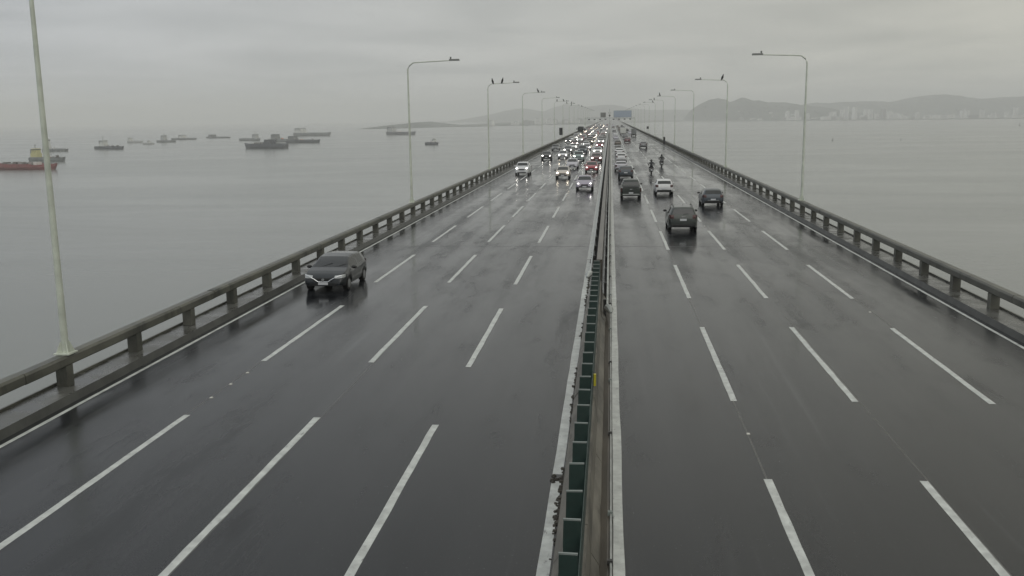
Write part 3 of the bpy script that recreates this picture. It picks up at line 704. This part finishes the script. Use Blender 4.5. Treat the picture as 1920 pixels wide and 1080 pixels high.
for X, y in ((2.0, 262), (1.9, 330), (5.2, 345), (2.1, 395), (8.6, 420), (5.1, 455), (1.9, 470), (8.4, 500), (5, 520), (1.8, 545), (11.4, 470), (5.3, 600), (8.3, 620), (2, 640), (5, 690), (8.4, 720), (2, 760)):
    kd = rq.choice(['hatch', 'suv', 'suv']); c_ = rq.choice(['white', 'grey', 'brown', 'silver', 'black'])
    car(kd, c_, X, y, True, "small hazy %s %s driving away far down the right carriageway, %s" % (CN[c_], KN[kd], "beside the median" if X < 3 else ("in the outer lane" if X > 7 else "in a middle lane")), None, 0, "far vehicles on the right carriageway", cat="car")
# --- box trucks and bus
def truck(x, y, label, box_m, w_=2.3, h=3.1, L=6.0):
    t = thing("box_truck", label, "truck", (x, y, 0))
    part("cargo_box", MB().box(-w_/2, w_/2, -L/2, L/2-1.5, .85, h), M[box_m], t, bevel=.03)
    for s in (0, 1): part("rear_door", MB().box(-w_/2+.06+s*(w_/2-.04), -w_/2+.06+s*(w_/2-.04)+w_/2-.08, -L/2-.03, -L/2-.003, .95, h-.08), M[box_m], t)
    part("cab", MB().prism([(-w_/2+.08, .5), (w_/2-.08, .5), (w_/2-.08, 1.7), (w_/2-.22, 2.4), (-w_/2+.22, 2.4), (-w_/2+.08, 1.7)], L/2-1.4, L/2), M['white_wall'], t)
    part("chassis", MB().box(-.5, .5, -L/2+.1, L/2-.3, .5, .84), M['dark'], t)
    for yy in (-L/2+1.2, L/2-.9):
        for s in (1, -1): part("wheel", MB().tube([(s*(w_/2-.32), yy, .42), (s*(w_/2-.05), yy, .42)], .42, 14), M['rubber'], t)
    for s in (1, -1): part("taillight", MB().box(s*(w_/2-.2)-.12, s*(w_/2-.2)+.12, -L/2-.04, -L/2+.02, .6, .75), M['tail'], t)
truck(5.25, 404, "white box truck seen from behind in the middle of the right carriageway", 'ship_w')
truck(9.1, 381, "small dark green box truck seen from behind near the right edge", 'hull_g', 1.95, 2.9, 5)
b = thing("bus", "dark grey bus with a tall windscreen coming towards the camera by the left parapet", "bus", (-13.0, 430.5, 0), math.pi)
part("body", MB().prism([(-1.3, .35), (1.3, .35), (1.32, 1.6), (1.27, 3.35), (1.0, 3.62), (-1.0, 3.62), (-1.27, 3.35), (-1.32, 1.6)], -6, 6), PAINTS['bus_grey'], b)
part("windshield", MB().box(-1.12, 1.12, 6.003, 6.03, 1.55, 3.0), M['glass'], b); part("destination_panel", MB().box(-.9, .9, 6.003, 6.04, 3.05, 3.3), M['dark'], b)
part("bumper", MB().box(-1.28, 1.28, 6.0, 6.12, .35, .8), M['lamp'], b)
for s in (1, -1):
    part("mirror", MB().box(s*1.62-.16, s*1.62+.16, 6.0, 6.2, 2.2, 3.0), M['dark'], b); hl_ = part("headlight", MB().box(s*1.0-.16, s*1.0+.16, 6.121, 6.15, .5, .7), M['lens'], b)
    part("side_window", MB().box(s*1.31-.02, s*1.31+.02, -5.5, 5.4, 1.75, 2.9), M['glass'], b)
    for yy in (-3.8, 3.9): part("wheel", MB().tube([(s*.95, yy, .48), (s*1.28, yy, .48)], .48, 14), M['rubber'], b)
t = thing("van", "pale hazy van following the bus in the outer left lane", "van", (-12.4, 462, 0), math.pi)
part("body", MB().prism([(-.95, .4), (.95, .4), (.98, 1.3), (.82, 2.45), (-.82, 2.45), (-.98, 1.3)], -2.6, 2.6), PAINTS['silver'], t)
part("windshield", MB().box(-.8, .8, 2.603, 2.63, 1.4, 2.2), M['glass'], t)
for s in (1, -1):
    part("headlight", MB().box(s*.72-.12, s*.72+.12, 2.603, 2.64, .8, 1.0), M['litw'], t)
    for yy in (-1.7, 1.7): part("wheel", MB().tube([(s*.7, yy, .33), (s*.96, yy, .33)], .33, 12), M['rubber'], t)

# --- motorcycles and riders
def skin_body(name, joints, edges, m, sub=2):
    me = bpy.data.meshes.new(name); me.from_pydata([j[:3] for j in joints], edges, [])
    o = bpy.data.objects.new(name, me); COL.objects.link(o)
    mod = o.modifiers.new("skin", 'SKIN'); mod.use_smooth_shade = True
    for i, j in enumerate(joints): me.skin_vertices[0].data[i].radius = (j[3], j[4] if len(j) > 4 else j[3])
    me.skin_vertices[0].data[0].use_root = True
    sb = o.modifiers.new("sub", 'SUBSURF'); sb.levels = sb.render_levels = sub
    dg = bpy.context.evaluated_depsgraph_get(); dg.update()
    me2 = bpy.data.meshes.new_from_object(o.evaluated_get(dg)); me2.name = name
    bpy.data.objects.remove(o); me2.materials.clear(); me2.materials.append(m)
    return me2
def motorbike(x, y, label, plabel, jm, top_box):
    t = thing("motorcycle", label, "motorcycle", (x, y, 0))
    for yy, nm in ((-.66, 1), (.68, 2)):
        wl = part("wheel", MB().tube([(-.065, yy, .30), (-.05, yy, .30), (.05, yy, .30), (.065, yy, .30)], [.26, .30, .30, .26], 20), M['rubber'], t)
        part("rim", MB().tube([(-.068, yy, .30), (.068, yy, .30)], .17, 14), M['rim'], wl)
    part("frame", MB().tube([(0, -.5, .45), (0, -.1, .42), (0, .25, .55), (0, .45, .95)], .06, 8).tube([(.09, .66, .30), (.09, .45, .95)], .028, 6).tube([(-.09, .66, .30), (-.09, .45, .95)], .028, 6), M['dark'], t)
    part("engine", MB().box(-.15, .15, -.15, .25, .28, .56, taper=.03), M['lamp'], t)
    part("fuel_tank", MB().ball((0, .18, .82), (.15, .26, .13), 10, 8), PAINTS['slate'], t)
    part("seat", MB().box(-.13, .13, -.62, .02, .74, .82, taper=.03), M['dark'], t)
    part("tail_fairing", MB().box(-.11, .11, -.86, -.50, .64, .80, taper=.03), PAINTS['grey'], t)
    part("handlebar", MB().tube([(-.36, .30, 1.04), (-.15, .42, 1.02), (.15, .42, 1.02), (.36, .30, 1.04)], .018, 6), M['dark'], t)
    part("exhaust", MB().tube([(.17, .1, .30), (.19, -.75, .42)], .05, 8), M['rim'], t)
    part("mudguard", MB().box(-.09, .09, -1.0, -.86, .36, .66), M['dark'], t)
    part("number_plate", MB().box(-.10, .10, -1.02, -1.003, .48, .62), M['plate'], t)
    part("taillight", MB().box(-.07, .07, -.885, -.862, .68, .75), M['tail'], t)
    for s in (1, -1):
        part("mirror", MB().tube([(s*.28, .34, 1.05), (s*.40, .34, 1.22)], .010, 5).ball((s*.42, .34, 1.25), (.07, .02, .045)), M['dark'], t)
        part("turn_signal", MB().ball((s*.20, -.80, .70), (.035, .03, .03)), M['lens'], t)
    if top_box:
        tb = part("top_box", MB().box(-.22, .22, -.96, -.56, .86, 1.18, taper=.03), M['dark'], t); part("reflector_strip", MB().box(-.14, .14, -.975, -.961, .98, 1.03), M['plate'], tb)
    J = [(0, -.28, .90, .17, .15), (0, -.24, 1.08, .16, .13), (0, -.16, 1.28, .19, .13), (0, -.11, 1.40, .15, .11), (0, -.08, 1.50, .06), (0, -.05, 1.60, .085), (0, -.04, 1.68, .07)]
    E_ = [(0, 1), (1, 2), (2, 3), (3, 4), (4, 5), (5, 6)]
    for s in (1, -1):
        n = len(J); J += [(s*.20, -.12, 1.40, .075), (s*.32, .04, 1.18, .055), (s*.34, .24, 1.07, .042), (s*.34, .31, 1.05, .042)]
        E_ += [(3, n), (n, n+1), (n+1, n+2), (n+2, n+3)]
        n = len(J); J += [(s*.13, -.22, .88, .105), (s*.24, .16, .78, .08), (s*.21, -.02, .46, .058), (s*.21, -.06, .30, .05), (s*.21, .08, .27, .045)]
        E_ += [(0, n), (n, n+1), (n+1, n+2), (n+2, n+3), (n+3, n+4)]
    pers_scale = (1.12, 1.12, 1.10)
    t.scale = (1.12, 1.12, 1.10)
    p = tag(link("person", skin_body("person", J, E_, jm), loc=(x, y, 0)), plabel, "person")
    p.scale = pers_scale
    part("helmet", MB().ball((0, -.05, 1.655), (.135, .155, .15), 14, 10), M['helmet'], p)
    part("visor", MB().ball((0, .03, 1.65), (.115, .09, .075), 10, 8), M['glass'], p)
    for s in (1, -1):   # gloved hands closed round the grips, fingers over the bar
        h = MB().ball((s*.335, .29, 1.055), (.045, .05, .03), 8, 6)
        for q in range(4): h.tube([(s*(.30+q*.022), .31, 1.065), (s*(.30+q*.022), .345, 1.06), (s*(.30+q*.022), .345, 1.03), (s*(.30+q*.022), .32, 1.02)], [.011, .011, .010, .008], 6)
        h.tube([(s*.295, .28, 1.05), (s*.288, .30, 1.02), (s*.288, .32, 1.015)], [.013, .012, .009], 6)
        part("glove", h, M['dark'], p)
    part("backpack", MB().box(-.15, .15, -.42, -.25, 1.06, 1.42, taper=.03), M['jacket'], p, bevel=.02)
motorbike(5.55, 131.5, "dark motorcycle nearer the camera on the right carriageway, running along the lane line", "rider in dark rain jacket and helmet on the nearer motorcycle", M['jacket'], False)
motorbike(7.85, 149.2, "dark motorcycle with a pale plate, further ahead and to the right", "rider in dark olive jacket on the further motorcycle", M['jacket2'], True)

# ================================================================== SHIPS
def hull_mesh(L, B, D, m, sheer=1.0):
    """bow at +X, waterline at z=0"""
    st = [(-.5, .78, .0), (-.47, .9, .0), (-.3, 1, 0), (0, 1, 0), (.25, .97, .08), (.36, .80, .28), (.44, .50, .55), (.49, .18, .85), (.5, .02, 1.0)]
    mb = MB(); rg = []
    for t, wd, up in st:
        x = t*L; b = B/2*wd; z = D*(1+sheer*.45*up)
        rg.append([(x-(.0 if up < .1 else up*L*.03), 0, -1.2), (x-up*L*.03, b*.72, -1.2), (x, b, z*.55), (x+up*.6, b*1.02, z), (x, 0, z+.001)])
    for i in range(len(rg)-1):
        for j in range(4):
            for s in (1, -1):
                P = [rg[i][j], rg[i+1][j], rg[i+1][j+1], rg[i][j+1]]; P = [(p[0], p[1]*s, p[2]) for p in P]
                mb.quad(*(P if s < 0 else P[::-1]))
    P = [(p[0], p[1], p[2]) for p in rg[0]]+[(p[0], -p[1], p[2]) for p in rg[0][-2:0:-1]]
    mb.quad(*P)
    return mb
def ship(x0, y0, x1, y1, label, hull='hull_d', house='ship_w', hpos=-.33, D=3.2, hh=7, bowleft=False, crane=None, cargo=0, mast=6, cat="ship", nm="supply_ship", grp=None):
    hh *= 1.3; L = math.hypot(x1-x0, y1-y0); a = math.atan2(y1-y0, x1-x0)
    if bowleft: a += math.pi
    B = max(4.5, L*.2)
    t = thing(nm, label, cat, ((x0+x1)/2, (y0+y1)/2, WZ), a, grp)
    part("hull", hull_mesh(L, B, D, None), M[hull], t)
    hx = hpos*L; hl = L*.19
    h = part("superstructure", MB().box(hx-hl/2, hx+hl/2, -B*.42, B*.42, D, D+hh*.5).box(hx-hl*.38, hx+hl*.42, -B*.36, B*.36, D+hh*.5+.003, D+hh*.78), M[house], t)
    br = part("bridge", MB().box(hx-hl*.25, hx+hl*.35, -B*.45, B*.45, D+hh*.78+.006, D+hh), M[house], h)
    part("window_band", MB().box(hx-hl*.27, hx+hl*.37, -B*.46, B*.46, D+hh*.85, D+hh*.94), M['window'], h)
    fn = MB().box(hx-hl*.75, hx-hl*.5, -B*.18, B*.18, D, D+hh*.95, taper=.2); part("funnel", fn, M[hull], t)
    ms = MB().tube([(hx, 0, D+hh), (hx, 0, D+hh+mast)], [.28, .10], 6).box(hx-.1, hx+.1, -1.6, 1.6, D+hh+mast*.55, D+hh+mast*.62).tube([(hx-1.6, 0, D+hh), (hx, 0, D+hh+mast*.7)], .12, 5)
    part("mast", ms, M['galv'], t)
    part("rail", MB().box(-L*.47, L*.30, -B*.49, -B*.485, D, D+1.0).box(-L*.47, L*.30, B*.485, B*.49, D, D+1.0), M[hull], t)
    part("fore_mast", MB().tube([(L*.40, 0, D), (L*.40, 0, D+hh*.8)], .15, 5), M['galv'], t)
    rr = random.Random(int(abs(x0)*7))
    for k in range(cargo):
        cx = lerp(-.05, .3, k/max(1, cargo-1))*L; part("deck_cargo", MB().box(cx-L*.018, cx+L*.018, -B*.25, B*.1, D, D+rr.uniform(1.2, 2.6)), M[rr.choice(['ship_w', 'ship_deck', 'grey_wall', 'orange'])], t)
    if crane is not None:
        cx = crane*L; part("crane", MB().tube([(cx, 0, D), (cx, 0, D+hh*1.1)], .5, 6).tube([(cx, 0, D+hh), (cx+L*.16, 0, D+hh*1.5)], .3, 5), M['galv'], t)
    return t
ship(-475, 671, -399.8, 660, "long rust red ship low in the water, cut off by the left edge", 'hull_r', 'hull_r', -.40, 3.3, 5.5, cargo=7, mast=4)
tg = ship(-512, 806.3, -476, 799.5, "dark hulled vessel with yellow deckhouse behind the left foreground lamp pole", 'hull_g', 'ship_y', -.33, 3.0, 6.5, cargo=4, mast=5)
ship(-682, 1102, -645, 1092, "grey ship with white deckhouse just right of the left foreground pole", 'hull_g', 'ship_w', -.36, 2.4, 9.5, mast=5, cargo=1)
ship(-653, 1170, -610, 1158, "small grey supply ship alone on the water left of the ship group, white house aft", 'hull_d', 'ship_w', -.22, 3.0, 6.5, mast=6, cargo=3)
ship(-795, 1526, -764, 1515, "faint pale ship first of the hazy row on the left horizon", 'hull_w', 'ship_w', -.35, 2.6, 4.5, mast=3)
ship(-707, 1403, -685.5, 1395, "tiny faint boat just below the hazy row of ships", 'hull_w', 'ship_w', .0, 1.8, 3, mast=2)
ship(-752, 1543, -713.6, 1528, "faint grey ship with a raised middle house in the hazy row", 'hull_g', 'hull_w', -.15, 2.6, 7, mast=5)
ship(-829, 1765, -772, 1740, "very faint long ship with a white block near its bow in the hazy row", 'hull_g', 'ship_w', -.1, 2.4, 5, mast=4)
ship(-817, 1897, -758, 1868, "faintest ship, a thin grey line on the left horizon", 'hull_g', 'hull_g', -.3, 2.0, 4, mast=2)
ship(-631, 1599, -589.7, 1582, "pale ship with a dark tall mast at its right end, above the big dark ship", 'hull_g', 'hull_w', .27, 3.2, 6, mast=7)
ship(-440, 1128.5, -383, 1112, "largest dark navy supply ship of the group, white boxes along its deck", 'hull_d', 'hull_d', -.10, 5.2, 4.5, bowleft=True, cargo=8, mast=3)
ship(-540, 1492, -486, 1470, "grey ship behind the dark one, partly hidden", 'hull_g', 'hull_g', -.30, 3.6, 6.5, mast=4, cargo=3)
ship(-482, 1407, -426, 1386, "long dark grey ship right of the largest dark one, low flat deck", 'hull_d', 'hull_g', -.32, 3.8, 5.0, mast=4, cargo=2)
ship(-679, 2039, -587, 1988, "longest ship at the back of the group with raised bow and a crane", 'hull_g', 'ship_w', -.36, 6.0, 8.5, crane=-.28, mast=9)
ship(-476, 2041, -408, 2001, "grey cargo ship with a tall mast aft, alone near the headland behind a lamp pole", 'hull_d', 'hull_w', -.36, 5.6, 9, mast=10, cargo=2)
ship(-234.4, 1212, -216.8, 1206, "small dark workboat with two white boxes on deck, nearest the bridge", 'hull_d', 'ship_w', .18, 2.6, 4.0, mast=1.5, cargo=4, cat="boat", nm="workboat")
for x, y, s, lb in ((271, 1216, 1.0, "small dark buoy alone on the water right of the bridge"), (925, 2303, 2.2, "thin dark channel marker far out near the right edge"), (352, 1216, .8, "tiny dot of a buoy further right on the water")):
    t = thing("buoy", lb, "buoy", (x, y, WZ)); part("float", MB().tube([(0, 0, -.5), (0, 0, .6*s)], .9*s, 10), M['hull_d'], t); part("buoy_tower", MB().tube([(0, 0, .6*s), (0, 0, 3.2*s)], [.5*s, .15*s], 6), M['hull_d'], t)

# ================================================================== HILLS AND FAR SHORE
HZ = 7.75
def ray(px, py):
    x = (px-960)/1787.67; y = (540-py)/1787.67
    return F_+RX*x+UX*y
def hill(name, prof, Y, base, depth, m, seed, amp=1.0, nv=12, step=None):
    """prof: crest heights above the sea as (X, Z) at distance Y; base(X) = distance of the foot"""
    rnd = random.Random(seed); xs = []
    x = prof[0][0]; step = step or (prof[-1][0]-prof[0][0])/150
    while x <= prof[-1][0]: xs.append(x); x += step
    def n1(x, s): 
        return math.sin(x*.013*s+seed)*.5+math.sin(x*.031*s+seed*2.1)*.3+math.sin(x*.071*s+seed*.7)*.2
    mb = MB(); rows = []
    for v in range(nv+5):
        t = v/nv; row = []
        for x in xs:
            zc_ = interp(prof, x); yb = base(x)
            if t <= 1:
                y = lerp(yb, Y, t); k = (.5-.5*math.cos(math.pi*min(1, t)))**.8
                z = WZ-1+(zc_-WZ+1)*k + amp*(zc_-WZ)*.13*n1(x+y*.6, 1.3)*math.sin(math.pi*t)
                if v == nv: z = zc_+rnd.uniform(-1, 1)*amp*.7
            else:
                q = (v-nv)/4; y = Y+depth*q; z = lerp(zc_, WZ-1, q*q)
            row.append((x*(y/Y) if False else x, y, z))
        rows.append(row)
    for a, b in zip(rows, rows[1:]):
        for i in range(len(xs)-1): mb.quad(a[i], a[i+1], b[i+1], b[i], smooth=True)
    return tag(part(name, mb, m, None), kind='structure')
def crest(pts, Y):
    o = []
    for px, py in pts:
        d = ray(px, py); t = Y/d.y; o.append((d.x*t, HZ+d.z*t))
    return o
RS = [(-656, 3900), (-499, 3900), (-329, 4200), (-115, 4700), (151, 5000), (470, 5500), (936, 4900), (1343, 4570), (1748, 4420), (2400, 4300)]
def shore(x): return interp(RS, x)
h1 = [(1295,227),(1303,203),(1311,197),(1319,192),(1330,187),(1344,184.5),(1358,186.5),(1368,192),(1378,188.5),(1391,182.5),(1404,186.5),(1410,189),(1421,188),(1437,192.5),(1467,192.5),(1483,195.7),(1507,197),(1526,199),(1560,206),(1600,214),(1640,222)]
hill("forested_hill", crest(h1, 5900), 5900, lambda x: shore(x)+60, 900, M['hill'], 2)
h2 = [(1420,228),(1450,205),(1500,197),(1526,192.5),(1545,194.5),(1574,191.5),(1623,190),(1671,191.5),(1703,186),(1720,181),(1752,177.5),(1775,179),(1800,182),(1833,186),(1855,184),(1881,182),(1913,181),(1960,178),(2050,184),(2200,196)]
hill("far_hills", crest(h2, 7200), 7200, lambda x: 6000, 1200, M['hill'], 5)
h3 = [(820,232),(880,222),(920,215),(950,207),(980,203),(1000,206),(1019,209),(1040,201),(1062,195.5),(1085,198),(1100,200),(1130,197),(1150,196.5),(1165,199),(1185,204),(1220,206),(1260,205.5),(1300,206),(1340,212),(1400,218)]
hill("distant_hills", crest(h3, 8800), 8800, lambda x: 7800, 1000, M['hill'], 9, amp=.6)
h4 = [(752,241),(766,237),(784,230),(807,228),(830,231),(857,234),(885,234.5),(920,233),(960,232),(1000,233),(1060,231),(1110,231)]
hill("headland", crest(h4, 4500), 4500, lambda x: interp([(-700, 3250), (-499, 3690), (-329, 4140), (-115, 4430)], x)-20, 300, M['hill'], 4, amp=.5)
# low built-up shore strip
sh = MB(); xs = [-700+i*50 for i in range(70)]
rnd = random.Random(8)
for a, b in zip(xs, xs[1:]):
    ya, yb = shore(a)-30+rnd.uniform(-8, 8), shore(b)-30
    sh.quad((a, ya, WZ-.5), (b, yb, WZ-.5), (b, yb+60, WZ+3.5), (a, ya+60, WZ+3.5)); sh.quad((a, ya+60, WZ+3.5), (b, yb+60, WZ+3.5), (b, yb+2600, WZ+5), (a, ya+2600, WZ+5))
tag(part("far_shore", sh, M['town'], None), kind='structure')
rnd = random.Random(31)
bmeshes = {}
def far_building(X, Y, w_, d, h, mk, label, grp):
    t = thing("apartment_building", label, "building", (X, Y, WZ+3.6), rnd.uniform(-.5, .5), grp)
    part("wall", MB().box(-w_/2, w_/2, -d/2, d/2, 0, h), M[mk], t)
    wd = MB(); n = max(2, int(h/3.2))
    for k in range(n): wd.box(-w_*.42, w_*.42, -d/2-.12, -d/2-.02, 1.2+k*h/n, 1.2+k*h/n+1.3)
    part("window_band", wd, M['window'], t)
    part("roof", MB().box(-w_*.2, w_*.25, -d*.3, d*.3, h+.003, h+2.6), M['grey_wall'], t)
NL = {}
for k in range(120):
    X = rnd.choice([rnd.uniform(700, 1750), rnd.uniform(850, 1300), rnd.uniform(1200, 2100)]); Y = shore(X)+rnd.uniform(15, 500)
    tall = rnd.random() < .35; h = rnd.uniform(22, 50) if tall else rnd.uniform(7, 18); w_ = rnd.uniform(12, 22) if tall else rnd.uniform(14, 45)
    mk_ = rnd.choice(['white_wall', 'white_wall', 'grey_wall']); cl_ = 'white' if mk_ == 'white_wall' else 'grey'; zn_ = 'below the dark forested hill' if X < 980 else ('around the twin towers' if X < 1300 else 'towards the right edge')
    far_building(X, Y, w_, 14, h, mk_,
       "hazy %s %s on the far right shore, %s" % (cl_, "tower block" if tall else "low building", zn_),
       "tower blocks of the far right shore" if tall else "low buildings of the far right shore")
far_building(1118, shore(1118)+5, 20, 18, 62, 'white_wall', "tallest pale twin tower on the far right shore, left one", None)
far_building(1150, shore(1150)+5, 16, 18, 58, 'white_wall', "pale tower next to the tallest one on the far right shore", None)
far_building(1035, shore(1035)-5, 46, 16, 15, 'white_wall', "brightest white low hall at the water line of the far right shore", None)
for k in range(26):
    X = rnd.uniform(-480, 120); Y = interp([(-700, 3250), (-499, 3690), (-329, 4140), (-115, 4700), (200, 5000)], X)+rnd.uniform(10, 80)
    wq = rnd.uniform(14, 40); far_building(X, Y, wq, 12, rnd.uniform(8, 26), rnd.choice(['white_wall', 'grey_wall']), "hazy %s building on the low shore left of the far bridge, %s" % ("wide" if wq > 26 else "narrow", "near the headland" if X < -250 else "close beside the bridge"), "buildings on the low shore left of the bridge")

# ================================================================== HAZE: one closed box round everything
hz = MB().box(-15000, 15000, -4000, 15000, WZ-1.5, 215)
hm = bpy.data.materials.new("haze_air"); hm.use_nodes = True; t = hm.node_tree; t.nodes.clear()
o_ = t.nodes.new("ShaderNodeOutputMaterial"); v = t.nodes.new("ShaderNodeVolumePrincipled")
v.inputs['Color'].default_value = (.995, .998, .985, 1); v.inputs['Density'].default_value = 0.00023; v.inputs['Anisotropy'].default_value = 0.0
t.links.new(v.outputs[0], o_.inputs['Volume'])
tag(link("haze", hz.mesh("haze", hm)), kind='stuff')
